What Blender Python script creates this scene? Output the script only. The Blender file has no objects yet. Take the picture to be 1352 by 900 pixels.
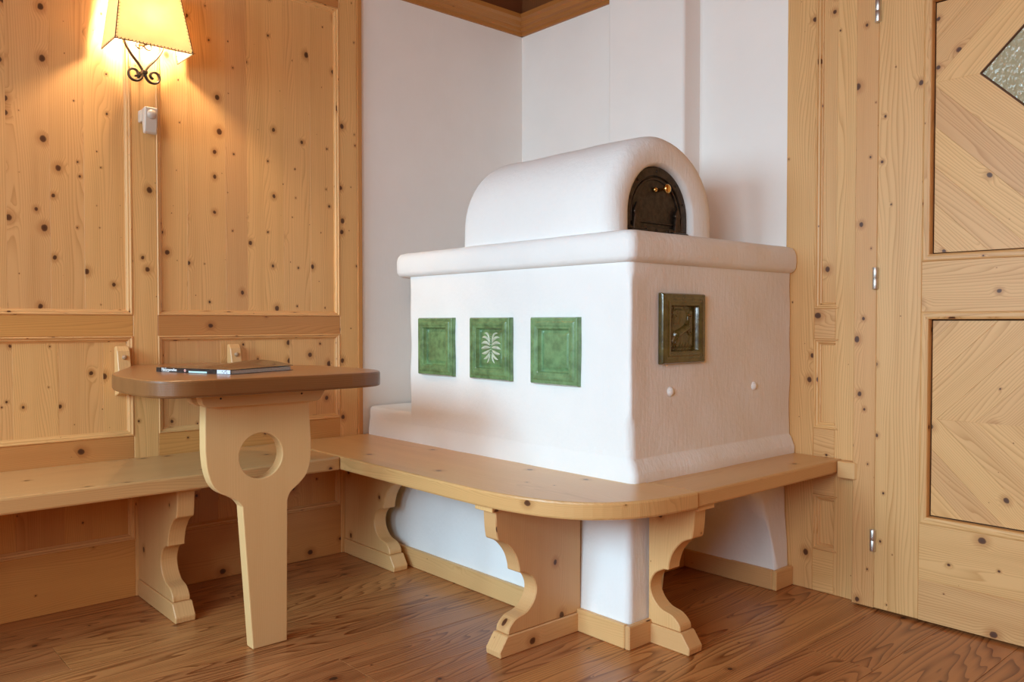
import bpy, bmesh, math, random
from mathutils import Vector, Matrix

S = bpy.context.scene
COL = S.collection
R = math.radians
rnd = random.Random(7)

# ------------------------------------------------------------------ camera, sky, daylight, exposure
cd = bpy.data.cameras.new('camera')
cam = bpy.data.objects.new('camera', cd)
COL.objects.link(cam)
cam.location = (2.82, 0.0, 0.90)
cam.rotation_euler = (R(90 - 1.359), 0, R(48.363))
cd.sensor_width = 36
cd.lens = 1085.75 / 1352 * 36
cd.clip_start = 0.02
S.camera = cam

w = bpy.data.worlds.new('sky')
S.world = w
w.use_nodes = True
w.node_tree.nodes['Background'].inputs[0].default_value = (0.72, 0.86, 1.0, 1)
w.node_tree.nodes['Background'].inputs[1].default_value = 1.0

def area(name, loc, rot, sx, sy, energy, colour, spread=180):
    l = bpy.data.lights.new(name, 'AREA')
    l.shape = 'RECTANGLE'; l.size = sx; l.size_y = sy
    l.energy = energy; l.color = colour; l.spread = R(spread)
    o = bpy.data.objects.new(name, l)
    COL.objects.link(o)
    o.location = loc; o.rotation_euler = rot
    return o

# daylight entering through the two window openings (behind the camera)
area('daylight_left_window', (0.95, -2.04, 1.57), (R(60), 0, 0), 1.45, 1.15, 45, (0.54, 0.83, 1.0), 105)
area('daylight_right_window', (2.95, -2.0, 1.52), (R(76), 0, 0), 1.45, 1.15, 62, (0.68, 0.88, 1.0), 155)
# ceiling lamp in the middle of the room, out of the frame
pl = bpy.data.lights.new('ceiling_lamp', 'POINT')
pl.energy = 24; pl.color = (1.0, 0.82, 0.64); pl.shadow_soft_size = 0.25
po = bpy.data.objects.new('ceiling_lamp', pl); COL.objects.link(po)
po.location = (2.9, -0.3, 2.1)

S.view_settings.view_transform = 'Standard'
S.view_settings.look = 'None'
S.view_settings.exposure = 0.07
S.view_settings.gamma = 1.0
S.view_settings.use_curve_mapping = False
try:
    S.cycles.use_denoising = True
    S.cycles.max_bounces = 10
    S.cycles.diffuse_bounces = 6
    S.cycles.sample_clamp_indirect = 6
    S.cycles.caustics_reflective = False
    S.cycles.caustics_refractive = False
except Exception:
    pass

# ------------------------------------------------------------------ materials
class NT:
    def __init__(s, name):
        s.m = bpy.data.materials.new(name); s.m.use_nodes = True
        s.t = s.m.node_tree; s.n = s.t.nodes; s.b = s.n['Principled BSDF']
    def new(s, typ, **kw):
        n = s.n.new(typ)
        for k, v in kw.items(): setattr(n, k, v)
        return n
    def put(s, sock, v):
        if isinstance(v, bpy.types.NodeSocket): s.t.links.new(v, sock)
        elif v is not None: sock.default_value = v
    def math(s, op, a, b=None, c=None, clamp=False):
        n = s.new('ShaderNodeMath', operation=op, use_clamp=clamp)
        for i, v in enumerate((a, b, c)):
            if v is not None: s.put(n.inputs[i], v)
        return n.outputs[0]
    def rng(s, v, a, b, c, d, smooth=True):
        n = s.new('ShaderNodeMapRange', interpolation_type='SMOOTHSTEP' if smooth else 'LINEAR', clamp=True)
        s.put(n.inputs[0], v)
        for i, q in enumerate((a, b, c, d)): s.put(n.inputs[i + 1], q)
        return n.outputs[0]
    def mix(s, f, a, b, blend='MIX'):
        n = s.new('ShaderNodeMix', data_type='RGBA', blend_type=blend)
        s.put(n.inputs['Factor'], f)
        s.put(n.inputs[6], a if isinstance(a, bpy.types.NodeSocket) else (*a, 1))
        s.put(n.inputs[7], b if isinstance(b, bpy.types.NodeSocket) else (*b, 1))
        return n.outputs[2]
    def scale(s, vec, x, y, z=1):
        n = s.new('ShaderNodeVectorMath', operation='MULTIPLY')
        s.put(n.inputs[0], vec); n.inputs[1].default_value = (x, y, z)
        return n.outputs[0]
    def noise(s, vec, scale=1, detail=2, rough=.5, dim='3D'):
        n = s.new('ShaderNodeTexNoise', noise_dimensions=dim)
        s.put(n.inputs['Vector'], vec); n.inputs['Scale'].default_value = scale
        n.inputs['Detail'].default_value = detail; n.inputs['Roughness'].default_value = rough
        return n.outputs[0]
    def bump(s, h, strength, dist):
        n = s.new('ShaderNodeBump')
        n.inputs['Strength'].default_value = strength; n.inputs['Distance'].default_value = dist
        s.put(n.inputs['Height'], h); s.t.links.new(n.outputs[0], s.b.inputs['Normal'])

def wood(name, light, dark, ring=0.006, contrast=.5, amp=.12, knots=8.5, kmax=.011, rough=.45, kcol=(.09, .025, .006), vary=.18, coat=0.0):
    k = NT(name)
    uv = k.new('ShaderNodeUVMap').outputs[0]
    sep = k.new('ShaderNodeSeparateXYZ'); k.t.links.new(uv, sep.inputs[0])
    u = sep.outputs[0]
    # knots: round cells on the board face
    vo = k.new('ShaderNodeTexVoronoi', voronoi_dimensions='2D')
    wob = k.noise(uv, 60, 1, dim='2D')
    k.put(vo.inputs['Vector'], k.scale(uv, 1.08, .92)); vo.inputs['Scale'].default_value = knots
    dist = k.math('DIVIDE', vo.outputs['Distance'], knots)
    dist = k.math('ADD', dist, k.math('MULTIPLY', k.math('SUBTRACT', wob, .5), .004))
    cs = k.new('ShaderNodeSeparateColor'); k.t.links.new(vo.outputs['Color'], cs.inputs[0])
    rad = k.math('MULTIPLY_ADD', k.math('POWER', cs.outputs[0], 2.2), kmax, .0008)
    ratio = k.math('DIVIDE', dist, rad)
    core = k.rng(ratio, 1.15, .75, 0, 1)
    halo = k.rng(ratio, 3.2, 1.0, 0, 1)
    centre = k.rng(ratio, .7, .2, 0, 1)
    # growth rings, bending round the knots
    low = k.noise(k.scale(uv, 7, .75), 1, 2, .45, '2D')
    bend = k.math('MULTIPLY', k.rng(ratio, 5, 0, 0, 1), k.math('MULTIPLY', rad, 1.6))
    F = k.math('ADD', k.math('MULTIPLY_ADD', low, amp, u), bend)
    fr = k.math('FRACT', k.math('DIVIDE', F, ring))
    late = k.math('POWER', fr, 2.6)                       # slow rise to the late wood, sharp fall
    late = k.math('MULTIPLY', late, k.rng(fr, 1.0, .92, 0, 1))
    broad = k.noise(k.scale(uv, 22, .9), 1, 3, .6, '2D')
    fib = k.noise(k.scale(uv, 500, 8), 1, 2, .6, '2D')
    f = k.math('MULTIPLY', late, contrast)
    f = k.math('ADD', f, k.math('MULTIPLY', k.math('SUBTRACT', broad, .5), contrast * 1.1))
    f = k.math('ADD', f, k.math('MULTIPLY', k.math('SUBTRACT', fib, .5), .22), clamp=True)
    c = k.mix(f, light, dark)
    c = k.mix(k.math('MULTIPLY', halo, .5), c, tuple(x * y for x, y in zip(dark, (.85, .7, .6))))
    c = k.mix(k.math('MULTIPLY', core, .95), c, kcol)
    c = k.mix(k.math('MULTIPLY', centre, .35), c, tuple(x * .35 for x in kcol))
    oi = k.new('ShaderNodeObjectInfo').outputs['Random']
    hs = k.new('ShaderNodeHueSaturation')
    k.put(hs.inputs['Color'], c)
    k.put(hs.inputs['Value'], k.math('MULTIPLY_ADD', oi, vary, 1 - vary * .5))
    k.put(hs.inputs['Hue'], k.math('MULTIPLY_ADD', oi, .008, .496))
    k.t.links.new(hs.outputs[0], k.b.inputs['Base Color'])
    k.b.inputs['Roughness'].default_value = rough
    k.b.inputs['Coat Weight'].default_value = coat
    k.b.inputs['Coat Roughness'].default_value = .25
    k.bump(k.math('MULTIPLY_ADD', late, .5, fib), .25, .0006)
    return k.m

PINE = wood('pine', (.73, .405, .16), (.45, .20, .05), ring=.0065, contrast=.6, knots=10.0, kmax=.0095)
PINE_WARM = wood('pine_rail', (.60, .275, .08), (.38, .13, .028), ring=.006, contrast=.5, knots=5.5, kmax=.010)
SPRUCE = wood('door_spruce', (.74, .435, .18), (.48, .225, .06), ring=.008, contrast=.75, amp=.15, knots=6.8, kmax=.0105)
SEATW = wood('seat_pine', (.62, .35, .145), (.42, .20, .06), ring=.006, contrast=.55, amp=.16, knots=4.5, kmax=.009, rough=.30)
LEGW = wood('leg_pine', (.70, .41, .175), (.50, .245, .075), ring=.006, contrast=.4, amp=.1, knots=5.0, kmax=.010)
TABLEW = wood('table_leg_spruce', (.68, .43, .20), (.54, .30, .11), ring=.005, contrast=.35, amp=.06, knots=3.0, kmax=.006)
TOPW = wood('table_top_stain', (.40, .17, .06), (.25, .09, .03), ring=.005, contrast=.5, knots=2.0, kmax=.004, rough=.28, coat=.3)
TOPEDGE = wood('table_edge_stain', (.21, .085, .027), (.10, .036, .011), ring=.004, contrast=.7, knots=2.0, kmax=.004, rough=.34)
FLOORW = wood('larch_floor', (.45, .18, .06), (.17, .045, .010), ring=.016, contrast=1.15, amp=.30, knots=4.0, kmax=.011, rough=.30, kcol=(.06, .025, .012), vary=.30)
CEILW = wood('dark_frieze', (.20, .065, .02), (.12, .035, .01), ring=.006, contrast=.5, knots=3, kmax=.008)
CORNW = wood('cornice_pine', (.44, .17, .038), (.27, .09, .016), ring=.005, contrast=.6, knots=3, kmax=.006)

def plaster(name, col, bump=.35, rough=.9):
    k = NT(name)
    tc = k.new('ShaderNodeTexCoord').outputs['Object']
    a = k.noise(tc, 55, 4, .6); b = k.noise(tc, 9, 3, .5); st = k.noise(k.scale(tc, 120, 120, 16), 1, 2, .5)
    v = k.noise(tc, 3, 3, .6)
    c = k.mix(k.rng(v, .3, .7, 0, 1), tuple(x * .965 for x in col), col)
    k.t.links.new(c, k.b.inputs['Base Color'])
    k.b.inputs['Roughness'].default_value = rough
    k.b.inputs['Specular IOR Level'].default_value = .25
    h = k.math('ADD', k.math('MULTIPLY', a, .35), k.math('ADD', b, k.math('MULTIPLY', st, .3)))
    k.bump(h, bump, .006)
    return k.m
WALLP = plaster('wall_plaster', (.91, .87, .835), .18)
STOVEP = plaster('stove_plaster', (.86, .86, .855), .55)

def simple(name, col, rough=.5, metal=0.0, noise=0.0, scale=40, coat=0.0):
    k = NT(name)
    if noise:
        tc = k.new('ShaderNodeTexCoord').outputs['Object']
        n = k.noise(tc, scale, 4, .6)
        k.t.links.new(k.mix(k.rng(n, .3, .7, 0, 1), tuple(x * (1 - noise) for x in col), tuple(min(1, x * (1 + noise)) for x in col)), k.b.inputs['Base Color'])
        k.bump(n, .3, .002)
    else:
        k.b.inputs['Base Color'].default_value = (*col, 1)
    k.b.inputs['Roughness'].default_value = rough
    k.b.inputs['Metallic'].default_value = metal
    k.b.inputs['Coat Weight'].default_value = coat
    return k.m
GLAZE = simple('green_glaze', (.125, .235, .098), .22, 0, .35, 28, .6)
GLAZE2 = simple('pale_green_glaze', (.15, .28, .13), .24, 0, .25, 28, .6)
OLIVE = simple('olive_glaze', (.078, .063, .015), .2, 0, .35, 30, .7)
SILVER = simple('silvery_relief', (.50, .56, .44), .3, 0, .2, 60, .3)  # silver-white colour of the palmette itself
IRON = simple('black_iron', (.050, .038, .029), .40, .5, .35, 60)
IRON2 = simple('forged_iron', (.06, .045, .035), .38, .8, .3, 80)
BRASS = simple('brass', (.80, .52, .18), .2, 1.0)
STEEL = simple('brushed_steel', (.72, .70, .66), .42, 1.0)
WHITEP = simple('white_plastic', (.60, .51, .43), .4)
LENS = simple('sensor_lens', (.50, .42, .36), .3)
COVER = simple('glossy_black_cover', (.012, .011, .013), .14, 0, 0, 0, .5)
PAPER = simple('paper_pages', (.42, .40, .38), .7, 0, .15, 300)
WHITE = simple('white_print', (.85, .85, .85), .5)
CYAN = simple('pale_cyan_print', (.55, .78, .80), .3)
SILVERP = simple('silver_print', (.62, .68, .78), .3)
PINK = simple('pink_print', (.60, .30, .26), .4)
LACE = simple('dark_lacing', (.05, .03, .015), .7)
DARKGAP = simple('shadow_gap_wood', (.10, .04, .015), .8)
SCREW = simple('knob_wood', (.40, .26, .15), .4)

def shade_mat():
    k = NT('parchment')
    tc = k.new('ShaderNodeTexCoord').outputs['Object']
    n = k.noise(tc, 22, 4, .6)
    c = k.mix(n, (.93, .84, .66), (.86, .72, .50))
    tr = k.new('ShaderNodeBsdfTranslucent'); k.t.links.new(c, tr.inputs[0])
    k.t.links.new(c, k.b.inputs['Base Color']); k.b.inputs['Roughness'].default_value = .6
    mx = k.new('ShaderNodeMixShader'); mx.inputs[0].default_value = .72
    k.t.links.new(k.b.outputs[0], mx.inputs[1]); k.t.links.new(tr.outputs[0], mx.inputs[2])
    k.t.links.new(mx.outputs[0], k.n['Material Output'].inputs[0])
    return k.m
PARCH = shade_mat()
def emit(name, col, st):
    k = NT(name)
    k.b.inputs['Base Color'].default_value = (*col, 1)
    k.b.inputs['Emission Color'].default_value = (*col, 1)
    k.b.inputs['Emission Strength'].default_value = st
    return k.m
BULB = emit('lit_bulb', (1.0, .74, .46), 800)

def glass_mat():
    k = NT('patterned_glass')
    tc = k.new('ShaderNodeTexCoord').outputs['Object']
    vo = k.new('ShaderNodeTexVoronoi', feature='SMOOTH_F1'); k.put(vo.inputs['Vector'], k.scale(tc, 1, 1, .55)); vo.inputs['Scale'].default_value = 130
    n = k.noise(tc, 45, 3, .6)
    c = k.mix(n, (.46, .39, .22), (.66, .60, .42))
    k.t.links.new(c, k.b.inputs['Base Color'])
    k.b.inputs['Roughness'].default_value = .12
    k.b.inputs['Transmission Weight'].default_value = .25
    k.b.inputs['IOR'].default_value = 1.5
    k.bump(k.math('ADD', vo.outputs[0], n), .8, .004)
    return k.m
GLASS = glass_mat()

# ------------------------------------------------------------------ builders
def link(name, me, mat=None, parent=None, kind=None, smooth=False):
    o = bpy.data.objects.new(name, me)
    COL.objects.link(o)
    if mat: me.materials.append(mat)
    if parent: o.parent = parent
    if kind: o['kind'] = kind
    if smooth:
        for p in me.polygons: p.use_smooth = True
    return o

def wood_uv(me, grain):
    g = Vector(grain).normalized()
    ref = Vector((0, 0, 1)) if abs(g.z) < .9 else Vector((1, 0, 0))
    a = g.cross(ref).normalized(); b = g.cross(a)
    uvl = me.uv_layers.new(name='UVMap')
    ou, ov = rnd.uniform(-40, 40), rnd.uniform(-40, 40)
    for p in me.polygons:
        n = p.normal
        if abs(n.dot(g)) > .85: uu, vv = a, b
        else:
            uu = g.cross(n)
            uu = uu.normalized(); vv = g
            if abs(uu.dot(a)) > abs(uu.dot(b)):
                if uu.dot(a) < 0: uu = -uu
            elif uu.dot(b) < 0: uu = -uu
        for li in p.loop_indices:
            co = me.vertices[me.loops[li].vertex_index].co
            uvl.data[li].uv = (co.dot(uu) + ou, co.dot(vv) + ov)

def from_bm(name, bm, mat, parent=None, kind=None, grain=None, smooth=False, bevel=0, seg=1, fix=True):
    if fix: bmesh.ops.recalc_face_normals(bm, faces=bm.faces)
    if bevel:
        es = [e for e in bm.edges if len(e.link_faces) == 2 and e.calc_face_angle(0) > .6]
        bmesh.ops.bevel(bm, geom=es, offset=bevel, segments=seg, profile=.5, affect='EDGES', clamp_overlap=True)
    me = bpy.data.meshes.new(name)
    bm.to_mesh(me); bm.free()
    if grain: wood_uv(me, grain)
    return link(name, me, mat, parent, kind, smooth)

def add_box(bm, x0, x1, y0, y1, z0, z1):
    v = [bm.verts.new(p) for p in ((x0, y0, z0), (x1, y0, z0), (x1, y1, z0), (x0, y1, z0), (x0, y0, z1), (x1, y0, z1), (x1, y1, z1), (x0, y1, z1))]
    for f in ((3, 2, 1, 0), (4, 5, 6, 7), (0, 1, 5, 4), (1, 2, 6, 5), (2, 3, 7, 6), (3, 0, 4, 7)):
        bm.faces.new([v[i] for i in f])

def box(name, x0, x1, y0, y1, z0, z1, mat, parent=None, grain=None, bevel=.0015, kind=None, seg=1):
    bm = bmesh.new(); add_box(bm, x0, x1, y0, y1, z0, z1)
    return from_bm(name, bm, mat, parent, kind, grain, bevel=bevel, seg=seg)

def add_prism(bm, pts, d0, d1, place):
    """extrude a 2-D outline; place(a, b, d) gives the 3-D point"""
    A = [bm.verts.new(place(a, b, d0)) for a, b in pts]
    B = [bm.verts.new(place(a, b, d1)) for a, b in pts]
    n = len(pts)
    bm.faces.new(A[::-1]); bm.faces.new(B)
    for i in range(n): bm.faces.new((A[i], A[(i + 1) % n], B[(i + 1) % n], B[i]))

def prism(name, pts, d0, d1, place, mat, parent=None, grain=None, bevel=.0015, seg=1, kind=None):
    bm = bmesh.new(); add_prism(bm, pts, d0, d1, place)
    return from_bm(name, bm, mat, parent, kind, grain, bevel=bevel, seg=seg)

def smooth_pts(pts, n=4):
    """Catmull-Rom through open points"""
    out = []
    for i in range(len(pts) - 1):
        p0 = pts[max(i - 1, 0)]; p1 = pts[i]; p2 = pts[i + 1]; p3 = pts[min(i + 2, len(pts) - 1)]
        for k in range(n):
            t = k / n
            out.append(tuple(.5 * (2 * b + (c - a) * t + (2 * a - 5 * b + 4 * c - d) * t * t + (3 * b - a - 3 * c + d) * t ** 3)
                             for a, b, c, d in zip(p0, p1, p2, p3)))
    out.append(tuple(pts[-1]))
    return out

def add_tube(bm, path, r, sides=8, flat=1.0, ref=(1, 0, 0), taper=None, caps=True):
    P = [Vector(p) for p in path]; rings = []
    ref = Vector(ref)
    for i, p in enumerate(P):
        t = (P[min(i + 1, len(P) - 1)] - P[max(i - 1, 0)]).normalized()
        a = ref - t * ref.dot(t)
        if a.length < 1e-4: a = t.orthogonal()
        a.normalize(); b = t.cross(a)
        rr = r * (taper(i / (len(P) - 1)) if taper else 1)
        rings.append([bm.verts.new(p + a * math.cos(q) * rr * flat + b * math.sin(q) * rr) for q in [2 * math.pi * k / sides for k in range(sides)]])
    for A, B in zip(rings, rings[1:]):
        for k in range(sides): bm.faces.new((A[k], A[(k + 1) % sides], B[(k + 1) % sides], B[k]))
    if caps:
        bm.faces.new(rings[0][::-1]); bm.faces.new(rings[-1])

def add_lathe(bm, prof, origin, axis, n=20):
    """prof: (radius, height) along axis from origin"""
    ax = Vector(axis).normalized(); a = ax.orthogonal().normalized(); b = ax.cross(a); O = Vector(origin)
    rings = []
    for r, h in prof:
        if r < 1e-6: rings.append([bm.verts.new(O + ax * h)])
        else: rings.append([bm.verts.new(O + ax * h + (a * math.cos(t) + b * math.sin(t)) * r) for t in [2 * math.pi * k / n for k in range(n)]])
    for A, B in zip(rings, rings[1:]):
        for k in range(n):
            q = []
            for v in (A[k % len(A)], A[(k + 1) % len(A)], B[(k + 1) % len(B)], B[k % len(B)]):
                if v not in q: q.append(v)
            if len(q) > 2: bm.faces.new(q)
    for rg in (rings[0], rings[-1]):
        if len(rg) > 2: bm.faces.new(rg)

def lathe(name, prof, origin, axis, mat, parent=None, n=20):
    bm = bmesh.new(); add_lathe(bm, prof, origin, axis, n)
    return from_bm(name, bm, mat, parent, smooth=True)

def empty(name, loc, label, cat, group=None):
    o = bpy.data.objects.new(name, None); COL.objects.link(o)
    o.location = loc; o.empty_display_size = .05
    o['label'] = label; o['category'] = cat
    if group: o['group'] = group
    return o

def adopt(root):
    """children were built in world coordinates: keep them there under a root that stands at its base"""
    inv = Matrix.Translation(root.location).inverted()
    for c in COL.objects:
        if c.parent is root: c.matrix_parent_inverse = inv

MOULD = [(0, .012), (.002, .0145), (.005, .0145), (.0065, .0115), (.0075, .0105), (.0125, .0095), (.0155, .0045), (.0185, .003), (.019, 0), (0, 0)]
def mould_frame(a0, a1, b0, b1, place, mat, parent, ga, gb, prof=MOULD, sides='btlr'):
    """four mitred moulding strips inside the rectangle; place(a, b, h)"""
    C = [(a0, b0, 1, 1), (a1, b0, -1, 1), (a1, b1, -1, -1), (a0, b1, 1, -1)]
    for key, i, j, g in (('b', 0, 1, ga), ('r', 1, 2, gb), ('t', 2, 3, ga), ('l', 3, 0, gb)):
        if key not in sides: continue
        bm = bmesh.new()
        rows = []
        for q in (i, j):
            a, b, sa, sb = C[q]
            rows.append([bm.verts.new(place(a + sa * wd, b + sb * wd, h)) for wd, h in prof])
        A, B = rows; n = len(prof)
        for k in range(n): bm.faces.new((A[k], A[(k + 1) % n], B[(k + 1) % n], B[k]))
        bm.faces.new(A[::-1]); bm.faces.new(B)
        from_bm('moulding', bm, mat, parent, grain=g)

X, Y, Z = (1, 0, 0), (0, 1, 0), (0, 0, 1)
XR, YB = 4.3, -1.80            # far side of the room, window wall
CEIL = 2.46

# ------------------------------------------------------------------ floor
fl = box('floor', -.10, XR + .1, YB - .2, 2.70, -.06, -.012, DARKGAP, kind='structure', bevel=0)
fl['label'] = 'reddish brown larch plank floor'
pw = .1975
x = .0925 - pw
cuts = {2: [.547], 3: [1.95], 5: [1.10], 7: [1.98, .3], 8: [.75], 9: [2.1, 1.15], 10: [1.5], 11: [1.9]}
i = 0
while x < XR:
    ys = [YB] + sorted(cuts.get(i, [rnd.uniform(-.8, .2), rnd.uniform(1.2, 2.2)])) + [2.62]
    for a, b in zip(ys, ys[1:]):
        box('floor_board', max(x, -.02) + .0005, min(x + pw, XR) - .0005, a + .0004, b - .0004, -.02, rnd.uniform(-.0006, 0), FLOORW, fl, Y, bevel=.0006)
    x += pw; i += 1

# ------------------------------------------------------------------ left wall: plaster, pine panelling
wl = box('wall_left', -.14, -.010, 1.70, 2.72, 0, CEIL, WALLP, kind='structure', bevel=0)
wl['label'] = 'wall on the left, pine panelling beside white plaster'
box('backing', -.14, -.030, YB, 1.71, 0, CEIL, DARKGAP, wl, bevel=0)
PL = lambda a, b, h: Vector((-.012 + h, a, b))
stiles = [(1.617, 1.695), (.857, .935), (.097, .175), (-.663, -.585), (-1.423, -1.345)]
for a, b in stiles:
    box('stile', -.03, 0, a, b, 0, 2.21, PINE, wl, Z)
box('edge_strip', -.03, .004, 1.695, 1.717, 0, 2.21, PINE_WARM, wl, Z, bevel=.004, seg=2)
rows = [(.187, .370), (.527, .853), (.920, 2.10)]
rails = [(0, .187), (.370, .527), (.853, .920), (2.10, 2.21)]
cols = [(.935, 1.617), (.175, .857), (-.585, .097), (-1.345, -.663), (YB, -1.423)]
for ci, (a, b) in enumerate(cols):
    for z0, z1 in rails:
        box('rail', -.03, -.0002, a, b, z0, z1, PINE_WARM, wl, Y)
    for ri, (z0, z1) in enumerate(rows):
        n = 6 if b - a > .5 else 3
        e = [a] + [a + (b - a) * (k + rnd.uniform(-.22, .22)) / n for k in range(1, n)] + [b]
        for p, q in zip(e, e[1:]):
            d = rnd.uniform(0, .0004)
            box('panel_board', -.028, -.012 + d, p, q, z0, z1, PINE if ri else PINE_WARM, wl, Z, bevel=.0005)  # bottom-row boards get the darker wood, painting in the shade under the bench
        mould_frame(a, b, z0, z1, PL, PINE, wl, Y, Z)

# cornice and frieze above the plaster and the panelling
def cornice(name, a0, a1, axis, depth0, sgn):
    prof = [(0, 2.209), (.012, 2.209), (.014, 2.222), (.024, 2.226), (.028, 2.238), (.040, 2.243), (.048, 2.258), (.064, 2.266), (.066, 2.284), (0, 2.284)]
    if axis == 'y': pl_ = lambda d, z, t: (depth0 + d, t, z)
    else: pl_ = lambda d, z, t: (t, depth0 - d, z)
    o = prism(name, prof, a0, a1, pl_, CORNW, None, Y if axis == 'y' else X, bevel=0)
    o['kind'] = 'structure'
    return o
cornice('trim_1', YB, 2.578, 'y', -.012, 1)
cornice('trim_2', -.03, XR, 'x', 2.578, 1)
fr = box('trim_3', -.04, .016, YB, 2.60, 2.284, CEIL, CEILW, None, Y, bevel=0); fr['kind'] = 'structure'
fr = box('trim_4', -.04, XR, 2.555, 2.62, 2.284, CEIL, CEILW, None, Z, bevel=0); fr['kind'] = 'structure'

# ------------------------------------------------------------------ right wall: plaster, chimney, pine panelling
wr = box('wall_right', -.14, 1.336, 2.578, 2.72, 0, CEIL, WALLP, kind='structure', bevel=0)
wr['label'] = 'wall on the right, white plaster beside pine panelling'
bm = bmesh.new(); add_box(bm, .606, .975, 2.480, 2.60, 1.0, 2.459)
ch = from_bm('chimney_breast', bm, WALLP, wr, bevel=.012, seg=4, smooth=False)
box('backing', 1.33, XR, 2.60, 2.72, 0, CEIL, DARKGAP, wr, bevel=0)
FY = 2.575
PR = lambda a, b, h: Vector((a, FY + .012 - h, b))
box('stile', 1.335, 1.440, FY, 2.61, 0, 2.21, SPRUCE, wr, Z, bevel=.002)
box('stile', 1.5135, 1.592, FY, 2.61, 0, 2.21, SPRUCE, wr, Z)
for z0, z1 in ((0, .140), (.325, .545), (.843, .942), (2.10, 2.21)):
    box('rail', 1.440, 1.5135, FY + .0004, 2.61, z0, z1, SPRUCE, wr, X)
MW = [(q * 1.1, h) for q, h in MOULD]
for z0, z1 in ((.140, .325), (.545, .843), (.942, 2.10)):
    box('panel_board', 1.440, 1.5135, FY + .012, 2.61, z0, z1, SPRUCE, wr, Z, bevel=.0005)
    # the right-hand strip is planed flush, so only three sides carry the full profile
    mould_frame(1.440, 1.5135 + .0125, z0, z1, PR, SPRUCE, wr, X, Z, MW, 'btl')
for a, b in ((2.605, 2.72), (3.30, 3.38), (4.0, XR)):
    box('stile', a, b, FY, 2.61, 0, 2.21, SPRUCE, wr, Z)
for a, b in ((2.72, 3.30), (3.38, 4.0)):
    for z0, z1 in rails: box('rail', a, b, FY + .0004, 2.61, z0, z1, PINE_WARM, wr, X)
    for z0, z1 in rows:
        for k in range(5):
            box('panel_board', a + (b - a) * k / 5, a + (b - a) * (k + 1) / 5, FY + .012, 2.61, z0, z1, SPRUCE, wr, Z, bevel=.0005)
        mould_frame(a, b, z0, z1, PR, SPRUCE, wr, X, Z)
box('header', 1.592, 2.605, FY, 2.61, 2.09, 2.21, PINE, wr, X)

# ------------------------------------------------------------------ door
dr = box('door_1', 1.5925, 1.6645, 2.540, 2.61, .004, 2.09, PINE, None, Z, bevel=.0025, kind='structure')
dr['label'] = 'pine door with diagonal boards and a diamond pane'
box('jamb', 2.5300, 2.605, 2.540, 2.61, .004, 2.09, PINE, dr, Z, bevel=.0025)
box('lintel', 1.6645, 2.530, 2.540, 2.61, 2.015, 2.09, PINE, dr, X)
DY = 2.534; DX0, DX1 = 1.6665, 2.5275
OX0, OX1 = 1.801, 2.393
box('stile', DX0, OX0, DY, DY + .04, .008, 2.012, SPRUCE, dr, Z, bevel=.002)
box('stile', OX1, DX1, DY, DY + .04, .008, 2.012, SPRUCE, dr, Z, bevel=.002)
for z0, z1 in ((.008, .130), (.130, .298), (.928, 1.077), (1.86, 2.012)):
    box('rail', OX0, OX1, DY, DY + .04, z0, z1, SPRUCE, dr, X, bevel=.0008)
PD = lambda a, b, h: Vector((a, DY + .024 - h, b))
DM = [(0, .024), (.001, .0275), (.005, .029), (.014, .029), (.020, .0265), (.0215, .0235), (.0215, 0), (0, 0)]
CXD = (OX0 + OX1) / 2
def clip(poly, nx, ny, c):
    out = []
    for p, q in zip(poly, poly[1:] + poly[:1]):
        dp = p[0] * nx + p[1] * ny - c; dq = q[0] * nx + q[1] * ny - c
        if dp <= 0: out.append(p)
        if dp * dq < 0:
            t = dp / (dp - dq); out.append((p[0] + (q[0] - p[0]) * t, p[1] + (q[1] - p[1]) * t))
    return out
for z0, z1, zc, hole in ((.298, .928, .611, 0), (1.077, 1.86, 1.603, .150)):
    mould_frame(OX0, OX1, z0, z1, PD, SPRUCE, dr, X, Z, DM)
    for sx in (-1, 1):
        for sz in (-1, 1):
            k = hole; step = .118
            while k < .9:
                k2 = k + step * rnd.uniform(.86, 1.14)
                if hole == 0 and k == 0: k2 = .150
                q = .0255                                     # open joint between moulding and panel
                p = [(OX0 + q, z0 + q), (OX1 - q, z0 + q), (OX1 - q, z1 - q), (OX0 + q, z1 - q)]
                p = clip(p, -sx, 0, -sx * CXD); p = clip(p, 0, -sz, -sz * zc) if p else p
                if p: p = clip(p, sx, sz, sx * CXD + sz * zc + k2 - .00015)
                if p: p = clip(p, -sx, -sz, -(sx * CXD + sz * zc + k + .00015))
                if len(p) >= 3:
                    prism('panel_board', p, DY + .019 + rnd.uniform(0, .0006), DY + .036, lambda a, b, d: (a, d, b), SPRUCE, dr, (sx, 0, -sz), bevel=.0004)
                k = k2
h = .150; zc = 1.603
box('panel_back', OX0 - .01, OX1 + .01, DY + .0365, DY + .0395, .29, 1.87, DARKGAP, dr, bevel=0)
pane = prism('glass_pane', [(CXD - h, zc), (CXD, zc - h), (CXD + h, zc), (CXD, zc + h)], DY + .024, DY + .030, lambda a, b, d: (a, d, b), GLASS, dr, bevel=0)
pane['label'] = 'diamond shaped patterned glass'
dm = [(CXD - h, zc), (CXD, zc - h), (CXD + h, zc), (CXD, zc + h)]
for p, q in zip(dm, dm[1:] + dm[:1]):
    bm = bmesh.new()
    P, Q = Vector((p[0], DY + .021, p[1])), Vector((q[0], DY + .021, q[1]))
    add_tube(bm, [P, Q], .0032, 6)
    from_bm('glazing_bead', bm, DARKGAP, dr)
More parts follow.
